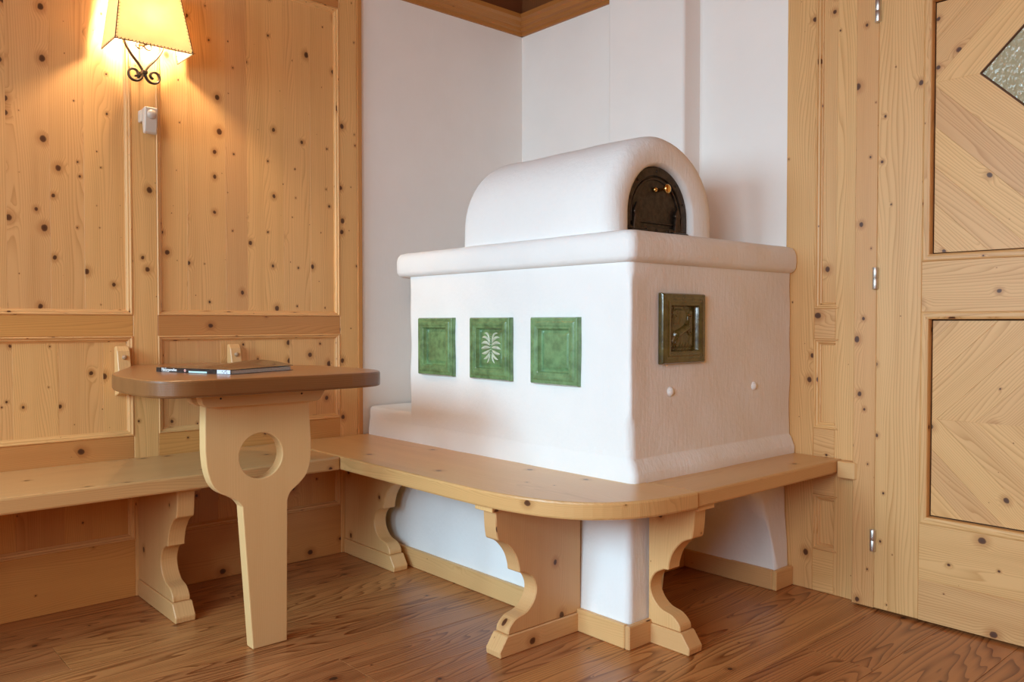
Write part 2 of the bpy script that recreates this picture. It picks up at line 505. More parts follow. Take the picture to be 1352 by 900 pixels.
for z0 in (.186, 1.000, 1.818):
    for q in (0, 1):
        lathe('hinge', [(0, 0), (.0082, 0), (.0090, .001), (.0090, .0325), (.0084, .0333), (0, .0333)], (1.6640, 2.530, z0 + q * .0336), Z, STEEL, dr, 14)
lathe('handle', [(0, 0), (.022, 0), (.022, .006), (.010, .008), (.010, .05), (.006, .055), (0, .055)], (2.47, DY, 1.0), (0, -1, 0), STEEL, dr, 18)

# ------------------------------------------------------------------ rest of the room (behind and beside the camera)
cl = box('ceiling', -.14, XR + .1, YB - .2, 2.72, CEIL, CEIL + .06, CORNW, None, Y, bevel=0, kind='structure')
for k in range(22):
    a = k * .2
    if a < XR: box('ceiling_board', a + .001, min(a + .199, XR), YB, 2.6, CEIL - .015, CEIL, CORNW, cl, Y)
wf = box('wall_far', XR, XR + .1, YB - .2, 2.72, 0, CEIL, PINE_WARM, None, Z, bevel=0, kind='structure')
wb = box('wall_back', -.14, XR + .1, YB - .14, YB, 0, .88, PINE_WARM, None, Z, bevel=0, kind='structure')
box('wall_section', -.14, XR + .1, YB - .14, YB, 2.12, CEIL, WALLP, wb, bevel=0)
for a, b in ((-.14, .20), (1.70, 2.20), (3.70, XR + .1)):
    box('wall_section', a, b, YB - .14, YB, .88, 2.12, WALLP, wb, bevel=0)
for n, (a, b) in enumerate(((.20, 1.70), (2.20, 3.70))):
    f = box('window_%d' % (n + 1), a, b, YB - .07, YB - .02, .88, .93, PINE, None, X, kind='structure')
    box('window_frame', a, b, YB - .07, YB - .02, 2.07, 2.12, PINE, f, X)
    for c in (a, (a + b) / 2 - .03, b - .05):
        box('window_frame', c, c + .05, YB - .07, YB - .02, .93, 2.07, PINE, f, Z)

# ------------------------------------------------------------------ masonry stove
stove = empty('masonry_stove', (.85, 2.15, 0), 'white plastered masonry stove with arched oven top and green ceramic tiles', 'stove')

def wob(p, amp=.0022):
    x_, y_, z_ = p
    return amp * (math.sin(x_ * 13 + z_ * 7) * math.cos(y_ * 11 - z_ * 9) + .6 * math.sin(x_ * 29 + y_ * 23 + z_ * 31))

def rr_ring(x0, x1, y0, y1, r, z, ne=24, nc=6):
    """rounded rectangle, constant point count; r = radii for the corners (x0y0, x1y0, x1y1, x0y1)"""
    if not isinstance(r, (tuple, list)): r = (r,) * 4
    pts = []
    cen = [(x0 + r[0], y0 + r[0], 180, r[0]), (x1 - r[1], y0 + r[1], 270, r[1]), (x1 - r[2], y1 - r[2], 0, r[2]), (x0 + r[3], y1 - r[3], 90, r[3])]
    arcs = []
    for cx, cy, a0, rad in cen:
        arcs.append([(cx + rad * math.cos(R(a0 + 90 * k / nc)), cy + rad * math.sin(R(a0 + 90 * k / nc))) for k in range(nc + 1)])
    for q in range(4):
        pts += arcs[q]
        p, s = arcs[q][-1], arcs[(q + 1) % 4][0]
        pts += [(p[0] + (s[0] - p[0]) * k, p[1] + (s[1] - p[1]) * k) for k in [.003] + [q_ / ne for q_ in range(1, ne)] + [.997]]
    return [(a, b, z) for a, b in pts]

def loft(name, rings, mat, parent, cap0=True, cap1=True, noise=.0022, smooth=True):
    bm = bmesh.new(); VR = []
    cx = sum(p[0] for p in rings[0]) / len(rings[0]); cy = sum(p[1] for p in rings[0]) / len(rings[0])
    for rg in rings:
        row = []
        for p in rg:
            d = Vector((p[0] - cx, p[1] - cy, 0)); d = d.normalized() if d.length else d
            row.append(bm.verts.new(Vector(p) + d * wob(p, noise)))
        VR.append(row)
    n = len(rings[0])
    for A, B in zip(VR, VR[1:]):
        for k in range(n): bm.faces.new((A[k], A[(k + 1) % n], B[(k + 1) % n], B[k]))
    if cap0: bm.faces.new(VR[0][::-1])
    if cap1: bm.faces.new(VR[-1])
    return from_bm(name, bm, mat, parent, smooth=smooth)

SX0, SX1, SY0, SY1 = .295, 1.355, 1.735, 2.576
def interp(tab, z):
    for (za, a), (zb, b) in zip(tab, tab[1:]):
        if za <= z <= zb:
            t = (z - za) / (zb - za); t = t * t * (3 - 2 * t)
            return a + (b - a) * t
    return tab[0][1] if z < tab[0][0] else tab[-1][1]
off = [(.44, .000), (.55, .000), (1.0, .000), (1.08, .0)]
rad = [(.44, .028), (.60, .026), (.655, .010), (1.01, .009), (1.045, .022), (1.1, .022)]
cor = [(.44, 0), (.60, 0), (.655, .0045), (1.01, .0045), (1.045, 0), (1.1, 0)]
zs = [.440, .470, .480, .488, .496, .506, .516, .526, .54] + [.56 + .02 * k for k in range(27)]
rings = []
for z in zs:
    o = interp(off, z)
    rg = rr_ring(SX0, SX1 + o, SY0 - o, SY1, (.02, interp(rad, z), .01, .01), z, 30)
    c_ = interp(cor, z)                                   # proud strip of corner bead
    rings.append([(a + c_ * (max(0, 1 - math.hypot(a - SX1, b - SY0) / .055) > .15), b - c_ * (max(0, 1 - math.hypot(a - SX1, b - SY0) / .055) > .15), q) for a, b, q in rg])
body = loft('body', rings, STOVEP, stove)

prof = [(-.02, 1.060), (.004, 1.064), (.015, 1.070), (.020, 1.080), (.021, 1.100), (.020, 1.122), (.015, 1.138), (.006, 1.148), (-.008, 1.153), (-.05, 1.155)]
rings = []
for o, z in prof:
    rings.append(rr_ring(SX0 - .075 - o * .6 if o > 0 else SX0 - .075 - o, SX1 + o, SY0 - o, SY1, (.060 if o > -.03 else .05, .026, .012, .012), z, 30))
loft('ledge', rings, STOVEP, stove, noise=.003)

# lower base reaching the panelled wall, with the arched niche under the seat
off = [(0, .004), (.07, .002), (.40, -.016), (.437, .024), (.476, .025), (.496, .017), (.524, .002), (.545, .002), (.556, -.004), (.562, -.012), (.564, -.03)]
zs = [0, .03, .07, .15, .25, .34, .40, .415, .437, .46, .476, .486, .496, .506, .515, .524, .545, .553, .559, .564]
rings = []
for z in zs:
    o = interp(off, z)
    drop = .0 if z < .5 else -.0
    rings.append(rr_ring(.004, SX1 - .004 + o, SY0 + .001 - (o * .35 if z > .42 else o), SY1, (.03, .022, .012, .012), z, 30))
base = loft('base', rings, STOVEP, None)
def arch_pts(yc, hw, z0, top, n=18):
    pts = [(yc - hw, z0)]
    pts += [(yc - hw * math.cos(math.pi * k / n), .05 + (top - .05) * math.sin(math.pi * k / n)) for k in range(n + 1)]
    pts += [(yc + hw, z0)]
    return pts
bm = bmesh.new()
secs = [(.985, .292, .345), (1.190, .292, .352), (1.194, .2985, .376), (1.30, .301, .395), (1.345, .305, .403), (1.42, .318, .42)]
NR = []
for xx, hw, tp in secs: NR.append([bm.verts.new((xx, a, b)) for a, b in arch_pts(2.183, hw, -.05, tp)])
n = len(NR[0])
for A, B in zip(NR, NR[1:]):
    for k in range(n): bm.faces.new((A[k], A[(k + 1) % n], B[(k + 1) % n], B[k]))
bm.faces.new(NR[0][::-1]); bm.faces.new(NR[-1])
cut = from_bm('cutter', bm, STOVEP)
md = base.modifiers.new('niche', 'BOOLEAN'); md.operation = 'DIFFERENCE'; md.object = cut; md.solver = 'EXACT'
bpy.context.view_layer.update()
dg = bpy.context.evaluated_depsgraph_get()
me = bpy.data.meshes.new_from_object(base.evaluated_get(dg))
base.modifiers.clear(); base.data = me; base.parent = stove
for p in me.polygons: p.use_smooth = abs(p.normal.z) < .95
bpy.data.objects.remove(cut)

# oven barrel on the ledge
def arch(yc, hw, z0, zs_, n=28, m=5):
    pts = [(yc - hw, z0 + (zs_ - z0) * k / m) for k in range(m)]
    pts += [(yc - hw * math.cos(math.pi * k / n), zs_ + hw * math.sin(math.pi * k / n)) for k in range(n + 1)]
    pts += [(yc + hw, z0 + (zs_ - z0) * (m - 1 - k) / m) for k in range(m)]
    return pts
YC, HW, ZB, ZS, XF = 2.013, .260, 1.148, 1.206, 1.262
OC, OH, OS = 1.993, .150, 1.219
sec = [(.585, .16), (.585, .03)] + [(.615 - .03 * math.cos(R(t)), .03 - .03 * math.sin(R(t))) for t in (22, 45, 68, 90)]
sec += [(.60 + .58 * k / 8, 0) for k in range(1, 8)]
FR = .055
sec += [(XF - FR + FR * math.sin(R(t)), FR - FR * math.cos(R(t))) for t in (0, 18, 36, 54, 72, 90)]
bm = bmesh.new(); VR = []
for xx, ins in sec:
    VR.append([bm.verts.new((xx + wob((xx, a, b), .0015), a, b + wob((xx, a, b), .002))) for a, b in arch(YC, HW - ins, ZB, ZS)])
for xx, ex in ((XF - .002, .012), (XF - .006, .005), (XF - .018, .001), (XF - .034, 0)):
    VR.append([bm.verts.new((xx, a, b)) for a, b in arch(OC, OH + ex, ZB, OS)])
n = len(VR[0])
for A, B in zip(VR, VR[1:]):
    for k in range(n - 1): bm.faces.new((A[k], A[k + 1], B[k + 1], B[k]))
bm.faces.new(VR[0])
from_bm('oven_barrel', bm, STOVEP, stove, smooth=True)

# iron oven door
def arch_frame(name, x0, x1, hw_out, hw_in, zb, zi, mat, parent):
    A = arch(OC, hw_out, zb, OS); B = arch(OC, hw_in, zi, OS)
    bm = bmesh.new(); L = []
    for xx in (x0, x1):
        L.append(([bm.verts.new((xx, a, b)) for a, b in A], [bm.verts.new((xx, a, b)) for a, b in B]))
    n = len(A)
    for k in range(n):
        k2 = (k + 1) % n
        (a0, b0), (a1, b1) = L
        bm.faces.new((a1[k], a1[k2], b1[k2], b1[k])); bm.faces.new((a0[k], b0[k], b0[k2], a0[k2]))
        bm.faces.new((a0[k], a0[k2], a1[k2], a1[k])); bm.faces.new((b0[k2], b0[k], b1[k], b1[k2]))
    return from_bm(name, bm, mat, parent, bevel=.0015)
XD = XF - .034
od = arch_frame('oven_door', XD - .004, XD + .012, OH - .001, OH - .028, ZB + .006, ZB + .038, IRON, stove)
od['label'] = 'black iron arched oven door'
bm = bmesh.new(); add_prism(bm, arch(OC, OH - .027, ZB + .034, OS), XD - .004, XD + .004, lambda a, b, d: (d, a, b))
from_bm('door_leaf', bm, IRON, od)
arch_frame('door_rim', XD + .003, XD + .009, OH - .033, OH - .040, ZB + .048, ZB + .054, IRON, od)
for sy in (-1, 1):
    y = OC + sy * .098
    bm = bmesh.new()
    out = [(-.016, 0), (.016, 0), (.015, .03), (.010, .055), (.014, .066), (.009, .078), (0, .096), (-.009, .078), (-.014, .066), (-.010, .055), (-.015, .03)]
    add_prism(bm, [(y + a, ZB + .012 + b) for a, b in out], XD + .008, XD + .018, lambda a, b, d: (d, a, b))
    from_bm('hinge_strap', bm, IRON2, od, bevel=.002)
    bm = bmesh.new(); add_tube(bm, [(XD + .022, y - .036, ZB + .018), (XD + .022, y + .036, ZB + .018)], .009, 12)
    from_bm('hinge_barrel', bm, IRON2, od, smooth=False)
    box('hinge_plate', XD + .010, XD + .016, y - .040, y + .038, ZB + .008, ZB + .034, IRON2, od)
for t in (20, 48, 76, 90, 104, 132, 160):
    yy = OC - (OH - .015) * math.cos(R(t)); zz = OS + (OH - .015) * math.sin(R(t))
    if t == 76 or t == 104: continue
    lathe('rivet', [(.0045, 0), (.0045, .001), (.003, .0028), (0, .0036)], (XD + .012, yy, zz), X, IRON2, od, 10)
for yy in (-.05, 0, .05):
    lathe('rivet', [(.0045, 0), (.0045, .001), (.003, .0028), (0, .0036)], (XD + .012, OC + yy, ZB + .028), X, IRON2, od, 10)
kn = lathe('knob', [(.006, 0), (.005, .012), (.0045, .020), (.011, .026), (.0145, .032), (.0145, .036), (.010, .040), (.004, .042), (0, .042)], (XD + .004, OC + .018, OS + .082), X, BRASS, od, 20)
kn['label'] = 'round brass knob'
lathe('latch', [(.007, 0), (.008, .008), (.005, .012), (0, .012)], (XD + .004, OC - .006, OS + .080), X, BRASS, od, 16)

# ceramic tiles: a height field over a 20 cm square, set into the plaster
def sstep(a, b, v):
    t = max(0, min(1, (v - a) / (b - a))); return t * t * (3 - 2 * t)
def tile_h(u, v, step2=False):
    d = min(u, v, .202 - u, .202 - v)
    h = .004 + .006 * sstep(0, .004, d)
    h += .003 * sstep(.012, .017, d) - .002 * sstep(.024, .029, d)
    if step2: h -= .003 * sstep(.014, .018, d) - .003 * sstep(.020, .024, d)
    h -= .0155 * sstep(.035, .0385, d)
    h += .0042 * sstep(.041, .055, d)
    return h
def tile(name, place, mat, parent, step2=False, N=101):
    bm = bmesh.new(); G = []
    for i in range(N + 1):
        G.append([bm.verts.new(place(.202 * i / N, .202 * j / N, tile_h(.202 * i / N, .202 * j / N, step2))) for j in range(N + 1)])
    for i in range(N):
        for j in range(N): bm.faces.new((G[i][j], G[i + 1][j], G[i + 1][j + 1], G[i][j + 1]))
    # sides into the plaster
    rim = [(i, 0) for i in range(N)] + [(N, j) for j in range(N)] + [(N - i, N) for i in range(N)] + [(0, N - j) for j in range(N)]
    low = [bm.verts.new(place(.202 * i / N, .202 * j / N, -.008)) for i, j in rim]
    for k in range(len(rim)):
        k2 = (k + 1) % len(rim)
        bm.faces.new((G[rim[k][0]][rim[k][1]], low[k], low[k2], G[rim[k2][0]][rim[k2][1]]))
    return from_bm(name, bm, mat, parent, smooth=True)
def capsule(u, v, a, b, ra, rb):
    dx, dy = b[0] - a[0], b[1] - a[1]
    L2 = dx * dx + dy * dy + 1e-12
    t = max(0, min(1, ((u - a[0]) * dx + (v - a[1]) * dy) / L2))
    d = math.hypot(u - a[0] - dx * t, v - a[1] - dy * t); r = ra + (rb - ra) * t
    return (r * r - d * d) / r if d < r else -(d - r)
def relief(name, caps, place, mat, parent, step2=False, gain=.62, N=130, lo=.03, hi=.172):
    """raised figure: the capsules that meet are blended into one swelling surface"""
    bm = bmesh.new(); V = {}
    st = (hi - lo) / N
    H = {}
    for i in range(N + 1):
        for j in range(N + 1):
            u, v = lo + st * i, lo + st * j
            H[i, j] = max(capsule(u, v, *c) for c in caps)
    for i in range(N):
        for j in range(N):
            q = ((i, j), (i + 1, j), (i + 1, j + 1), (i, j + 1))
            if max(H[k] for k in q) > 0:
                vs_ = []
                for k in q:
                    if k not in V:
                        u, v = lo + st * k[0], lo + st * k[1]
                        V[k] = bm.verts.new(place(u, v, tile_h(u, v, step2) - .0004 + gain * max(-.0004, H[k]) ** 1.0))
                    vs_.append(V[k])
                bm.faces.new(vs_)
    return from_bm(name, bm, mat, parent, smooth=True)

def front(x0, z0): return lambda u, v, h: (x0 + u, SY0 - h - .0080, z0 + v)
tl = 'plain green glazed tile, '
t1 = tile('ceramic_tile', front(.375, .711), GLAZE, stove)
t2 = tile('ceramic_tile', front(.672, .711), GLAZE, stove)
t3 = tile('ceramic_tile', front(.970, .711), GLAZE2, stove)
side = lambda u, v, h: (SX1 + h + .0080, 1.857 + u, .779 + v)
t4 = tile('ceramic_tile', side, OLIVE, stove, True)
t2['label'] = 'green tile with a palmette'
t4['label'] = 'dark olive tile with a leaping stag'
caps = []
c0 = (.101, .104)
for sgn in (-1, 1):
    for p0, p1, p2, wd in (((.006, .022), (.012, .050), (.031, .047), .0030), ((.006, .015), (.018, .038), (.042, .033), .0038), ((.006, .008), (.024, .022), (.046, .013), .0042),
                           ((.006, 0), (.026, .003), (.047, -.004), .0046), ((.006, -.008), (.024, -.020), (.044, -.020), .0040), ((.006, -.015), (.016, -.035), (.035, -.038), .0034), ((.006, -.022), (.008, -.042), (.019, -.050), .0026)):
        pts = []
        for k in range(9):
            t = k / 8
            pts.append(tuple(c0[q] + (sgn if q == 0 else 1) * ((1 - t) ** 2 * p0[q] + 2 * t * (1 - t) * p1[q] + t * t * p2[q]) for q in (0, 1)))
        for k in range(8):
            w_ = max(.0012, 1.3 * wd * math.sin(math.pi * min(1, (k + 1) / 9)))
            caps.append((pts[k], pts[k + 1], w_, w_))
relief('palmette_relief', caps, front(.672, .711), SILVER, t2, gain=.9)
caps = [((.101, .104 + .0085 * k), (.101, .104 + .0085 * k + .003), .0035 - abs(k) * .0003, .003 - abs(k) * .0003) for k in range(-5, 6)]
relief('palmette_stem', caps, front(.672, .711), GLAZE, t2, gain=.9)
deer = [((.072, .083), (.104, .096), .0135, .0115), ((.104, .096), (.122, .104), .0125, .0125),          # rump, belly, chest
        ((.122, .106), (.128, .124), .0105, .007), ((.128, .124), (.127, .140), .0068, .005),             # neck
        ((.126, .141), (.141, .137), .0062, .0032), ((.122, .143), (.117, .148), .003, .0016),            # head, ear
        ((.068, .080), (.056, .062), .0095, .0052), ((.056, .062), (.061, .045), .0042, .003), ((.061, .045), (.054, .034), .003, .0022),  # hind leg
        ((.076, .076), (.068, .058), .008, .0045), ((.068, .058), (.073, .044), .0038, .0028), ((.073, .044), (.068, .034), .0027, .002),
        ((.122, .096), (.136, .080), .0065, .0038), ((.136, .080), (.130, .064), .0032, .0022),           # fore legs
        ((.124, .098), (.143, .090), .0058, .0035), ((.143, .090), (.147, .074), .003, .002),
        ((.063, .090), (.056, .096), .003, .0015)]
for sg, bx in ((-1, .124), (1, .130)):
    deer += [((bx, .145), (bx + sg * .010, .157), .0018, .0016), ((bx + sg * .010, .157), (bx + sg * .009, .168), .0016, .001),
             ((bx + sg * .006, .152), (bx + sg * .015, .156), .0014, .001), ((bx + sg * .010, .158), (bx + sg * .017, .166), .0014, .001)]
relief('stag_relief', deer, side, OLIVE, t4, True, 1.0)
fol = [((.060, .115), (.062, .165), .0024, .0016)]
for k in range(9):
    a = R(40 * k); fol.append(((.062 + .004 * math.cos(a), .146 + .004 * math.sin(a)), (.062 + .016 * math.cos(a), .146 + .014 * math.sin(a)), .0026, .0034))
for k in range(3): fol.append(((.084 + .006 * k, .112 + .01 * k), (.086 + .006 * k, .160 - .008 * k), .0016, .0012))
for k in range(14): fol.append(((.080 + .0055 * k * .8, .040 + .006 * (k % 3)), (.083 + .0055 * k * .8, .047 + .007 * (k % 3)), .0028, .0018))
relief('foliage_relief', fol, side, OLIVE, t4, True, .8)['kind'] = 'stuff'
# two filled plaster bumps on the side
for yy, zz in ((1.913, .698), (2.348, .692)):
    bm = bmesh.new()
    add_lathe(bm, [(.016, -.004), (.013, .002), (.009, .006), (.004, .008), (0, .0085)], (SX1 + .001, yy, zz), X, 18)
    from_bm('plaster_bump', bm, STOVEP, stove, smooth=True)

# ------------------------------------------------------------------ baseboards of the stove
def bb(n, x0, x1, y0, y1, g):
    o = box('baseboard_' + n, x0, x1, y0, y1, 0, .066, LEGW, None, g, bevel=.003, kind='structure')
    return o
bb('front', .02, 1.352, 1.716, 1.7335, X)
bb('corner', 1.3535, 1.371, 1.716, 1.885, Y)
bb('niche', .990, 1.3535, 2.4665, 2.4835, X)
bb('niche_back', .986, 1.000, 1.89, 2.4665, Y)
bb('pillar', 1.3535, 1.371, 2.4665, 2.5735, Y)

# ------------------------------------------------------------------ corner bench
bench = empty('corner_bench', (.55, 1.45, 0), 'pine corner bench with a rounded seat running along wall and stove', 'bench')
ZT, ZU = .455, .411
up_ = lambda a, b, d: (a, b, d)
o = prism('seat', [(.002, YB + .05), (.428, YB + .05), (.428, 1.3695), (.002, 1.3695)], ZU, ZT, up_, SEATW, bench, Y, bevel=.006, seg=2)
arc = smooth_pts([(1.03, 1.370), (1.155, 1.374), (1.267, 1.391), (1.375, 1.425), (1.453, 1.480), (1.508, 1.560), (1.536, 1.655), (1.549, 1.784)], 4)
pts = [(.002, 1.3705), (.428, 1.3705)] + arc + [(1.320, 1.784), (1.320, 1.745), (.002, 1.745)]
prism('seat', pts, ZU, ZT + .001, up_, SEATW, bench, X, bevel=.006, seg=2)
prism('seat', [(1.345, 1.785), (1.543, 1.785), (1.543, 2.574), (1.345, 2.574)], ZU, ZT - .001, up_, SEATW, bench, Y, bevel=.006, seg=2)
wbt = prism('wall_batten', [(1.5445, 2.532), (1.600, 2.532), (1.612, 2.545), (1.612, 2.574), (1.5445, 2.574)], .398, .452, up_, LEGW, bench, X, bevel=.003)
wbt['label'] = 'short pale end block'
LP = smooth_pts([(.285, .0555), (.281, .074), (.257, .094), (.218, .104), (.190, .130), (.181, .163), (.197, .197), (.228, .2155)], 4) \
    + smooth_pts([(.244, .2165), (.247, .238), (.260, .270), (.289, .303), (.321, .318)], 4) + smooth_pts([(.323, .324), (.327, .350), (.330, .398)], 3)
def leg(place, shift, grain, t, d0=0.0):
    """scrolled board leg; place(depth, height, t)"""
    pr = [(d + shift, z) for d, z in LP] + [(d0, .398), (d0, .0555)]
    lg = prism('leg', pr, 0, t, place, LEGW, bench, Z, bevel=.0025)
    ft = prism('foot', [(d0, 0), (.316 + shift, 0), (.318 + shift, .018), (.291 + shift, .055), (d0, .055)], -.004, t + .004, place, LEGW, lg, grain, bevel=.0025)
    cp = prism('cap', [(d0, .3985), (.350 + shift, .3985), (.350 + shift, .4105), (d0, .4105)], -.010, t + .010, place, LEGW, lg, grain, bevel=.001)
    return lg
leg(lambda d, z, t: (d, .866 + t, z), .030, X, .052, .004)
leg(lambda d, z, t: (d, .104 + t, z), .030, X, .052, .004)
leg(lambda d, z, t: (d, -.656 + t, z), .030, X, .052, .004)
leg(lambda d, z, t: (d, -1.416 + t, z), .030, X, .052, .004)
leg(lambda d, z, t: (d, 1.632 + t, z), .034, X, .052, .004)
leg(lambda d, z, t: (1.174 - t, 1.735 - d, z), 0, Y, .052, .004)
leg(lambda d, z, t: (1.355 + d, 1.812 + t, z), -.171, X, .052, .004)

# ------------------------------------------------------------------ table
tb = empty('table', (.66, .98, 0), 'small wall table with stained brown top on one cut-out pine leg', 'table')
half = [(.004, -.126), (.12, -.175), (.25, -.233), (.345, -.275), (.41, -.302), (.48, -.320), (.56, -.330), (.66, -.333), (.735, -.331), (.785, -.318), (.822, -.290), (.842, -.245), (.848, -.19)]
left = smooth_pts(half, 9)
out = [(a, .978 + b) for a, b in left] + [(a, .978 - b) for a, b in reversed(left)]
top = prism('table_top', out, .7165, .759, up_, TOPW, tb, Y, bevel=.006, seg=2)
top.data.materials.append(TOPEDGE)
for p in top.data.polygons:
    if p.normal.z < .6: p.material_index = 1
lp = [(.828, .716), (.826, .62)] + smooth_pts([(.826, .56), (.830, .515), (.842, .472), (.862, .446), (.888, .431), (.912, .416), (.926, .398)], 3) \
    + [(.953, 0.001), (1.054, 0.001), (1.058, .396)] + smooth_pts([(1.058, .398), (1.068, .420), (1.094, .440), (1.118, .466), (1.130, .508), (1.132, .56)], 3) + [(1.128, .62), (1.124, .716)]
HC, HRAD, NH = (.981, .532), .0625, 40
def plate_with_hole(name, outline, hc, hr, d0, d1, place, mat, parent, grain):
    """outline joined to a round hole through one bridge, so that the board keeps a true opening"""
    hole = [(hc[0] + hr * math.cos(2 * math.pi * k / NH), hc[1] + hr * math.sin(2 * math.pi * k / NH)) for k in range(NH)]
    bm = bmesh.new()
    for d in (d0, d1):
        E = []
        for loop in (outline, hole):
            V = [bm.verts.new(place(a, b, d)) for a, b in loop]
            for k in range(len(V)): E.append(bm.edges.new((V[k], V[(k + 1) % len(V)])))
        bmesh.ops.triangle_fill(bm, use_beauty=True, use_dissolve=False, edges=E)
    bm.verts.ensure_lookup_table()
    n1, n2 = len(outline), len(hole); N = n1 + n2
    for st, n in ((0, n1), (n1, n2)):
        for k in range(n):
            a, b = st + k, st + (k + 1) % n
            bm.faces.new((bm.verts[a], bm.verts[b], bm.verts[N + b], bm.verts[N + a]))
    return from_bm(name, bm, mat, parent, grain=grain, bevel=.0028, seg=2)
lg = plate_with_hole('leg', lp, HC, HRAD, .640, .680, lambda a, b, d: (d, a, b), TABLEW, tb, Z)
bt = [(.800, .7155), (.800, .706)] + smooth_pts([(.803, .700), (.808, .686), (.820, .677), (.832, .6755)], 3) + smooth_pts([(1.124, .6755), (1.136, .677), (1.148, .686), (1.155, .700)], 3) + [(1.160, .706), (1.160, .7155)]
for x0, x1 in ((.6805, .715), (.605, .6395)):
    prism('batten', bt, x0, x1, lambda a, b, d: (d, a, b), TABLEW, tb, Y, bevel=.002)
for yy in (.855, 1.085):
    lathe('screw', [(.0028, -.001), (.0028, .0004), (0, .0004)], (.715, yy, .699), X, LACE, tb, 10)

# wall cleats either side of the table's wall end
def cleat(y0, y1, label):
    c = prism('wall_cleat', [(.001, .818), (.014, .822), (.030, .806), (.044, .742), (.046, .700), (.032, .668), (.001, .660)], y0, y1, lambda a, b, d: (a, d, b), LEGW, None, Z, bevel=.0025)
    c['label'] = label; c['category'] = 'cleat'
    lathe('knob', [(.007, 0), (.008, .004), (.0065, .009), (.003, .0115), (0, .012)], (.0345, (y0 + y1) / 2, .785), (1, 0, .2), SCREW, c, 14)
    return c
cleat(.798, .838, 'small knobbed wooden wall block left of the table, beside the post')
cleat(1.168, 1.206, 'small knobbed wooden wall block rising behind the magazine')

# ------------------------------------------------------------------ magazine on the table
A = Vector((.698, .890, .7592)); U = Vector((-.268, -.102, 0)).normalized(); W = Vector((-.102, .268, 0)).normalized()
LEN, WID, TH = .287, .235, .0125
mg = empty('magazine', tuple(A + U * LEN / 2 + W * WID / 2), 'glossy black magazine lying on the brown table top', 'magazine')
def mp(u, v, h): return A + U * u + W * v + Vector((0, 0, h))
def slab(name, u0, u1, v0, v1, h0, h1, mat, nu=1, nv=1, lift=None):
    bm = bmesh.new(); L = []
    for hh in (h0, h1):
        L.append([[bm.verts.new(mp(u0 + (u1 - u0) * i / nu, v0 + (v1 - v0) * j / nv, hh + (lift(i / nu, j / nv) if lift else 0))) for j in range(nv + 1)] for i in range(nu + 1)])
    B, T = L
    for i in range(nu):
        for j in range(nv):
            bm.faces.new((T[i][j], T[i + 1][j], T[i + 1][j + 1], T[i][j + 1])); bm.faces.new((B[i][j], B[i][j + 1], B[i + 1][j + 1], B[i + 1][j]))
    for i in range(nu):
        bm.faces.new((B[i][0], B[i + 1][0], T[i + 1][0], T[i][0])); bm.faces.new((B[i][nv], T[i][nv], T[i + 1][nv], B[i + 1][nv]))
    for j in range(nv):
        bm.faces.new((B[0][j], T[0][j], T[0][j + 1], B[0][j + 1])); bm.faces.new((B[nu][j], B[nu][j + 1], T[nu][j + 1], T[nu][j]))
    return from_bm(name, bm, mat, mg)
slab('back_cover', 0, LEN, 0, WID, 0, .0012, COVER)
slab('pages', .002, LEN - .002, .002, WID - .008, .0013, TH - .0015, PAPER)
curl = lambda i, j: .013 * math.sin(math.pi * min(1, i * 1.15)) * j ** 1.6 + .002 * j
slab('front_cover', 0, LEN, .0, WID, TH - .0014, TH, COVER, 14, 14, curl)
slab('spine', 0, LEN, -.0012, .0004, 0, TH, COVER)
def spine_patch(name, u0, u1, h0, h1, mat): return slab(name, u0, u1, -.0018, -.0012, h0, h1, mat)
spine_patch('spine_band', .001, .050, .001, TH - .001, SILVERP)['label'] = 'silver end of the spine'
for k, (uu, hh) in enumerate(((.014, .004), (.020, .007), (.016, .009), (.024, .004), (.030, .0075))):
    bm = bmesh.new()
    add_lathe(bm, [(.0014, 0), (.0014, .0003), (0, .0003)], mp(uu, -.0018, hh), -W, 10)
    from_bm('spine_dot', bm, COVER, mg)
spine_patch('spine_stripe', .088, .158, .0012, .0052, CYAN)
bm = bmesh.new(); add_lathe(bm, [(.0042, 0), (.0042, .0004), (0, .0004)], mp(.172, -.0014, .0062), -W, 16)
from_bm('emblem', bm, PINK, mg)
def text(name, s, size, u, h, bold=0.0):
    c = bpy.data.curves.new(name, 'FONT'); c.body = s; c.size = size; c.extrude = .0001; c.offset = bold
    t = bpy.data.objects.new('tmp', c); COL.objects.link(t)
    me = bpy.data.meshes.new_from_object(t.evaluated_get(bpy.context.evaluated_depsgraph_get()))
    bpy.data.objects.remove(t)
    o = link(name, me, WHITE, mg)
    # letters run from the far end towards the near corner, standing on the spine
    xa = -U; ya = Vector((0, 0, 1)); za = xa.cross(ya)
    p = mp(u, -.0016, h)
    M = Matrix((( xa.x, ya.x, za.x, p.x), (xa.y, ya.y, za.y, p.y), (xa.z, ya.z, za.z, p.z), (0, 0, 0, 1)))
    me.transform(M)
    return o
text('spine_title', 'Naturparadies', .0105, LEN - .022, .0036, .0002)
text('spine_line', 'Magazin 2019', .0036, LEN - .022, .0100)
text('spine_line', 'Ferien in den Bergen', .0036, LEN - .022, .0010)

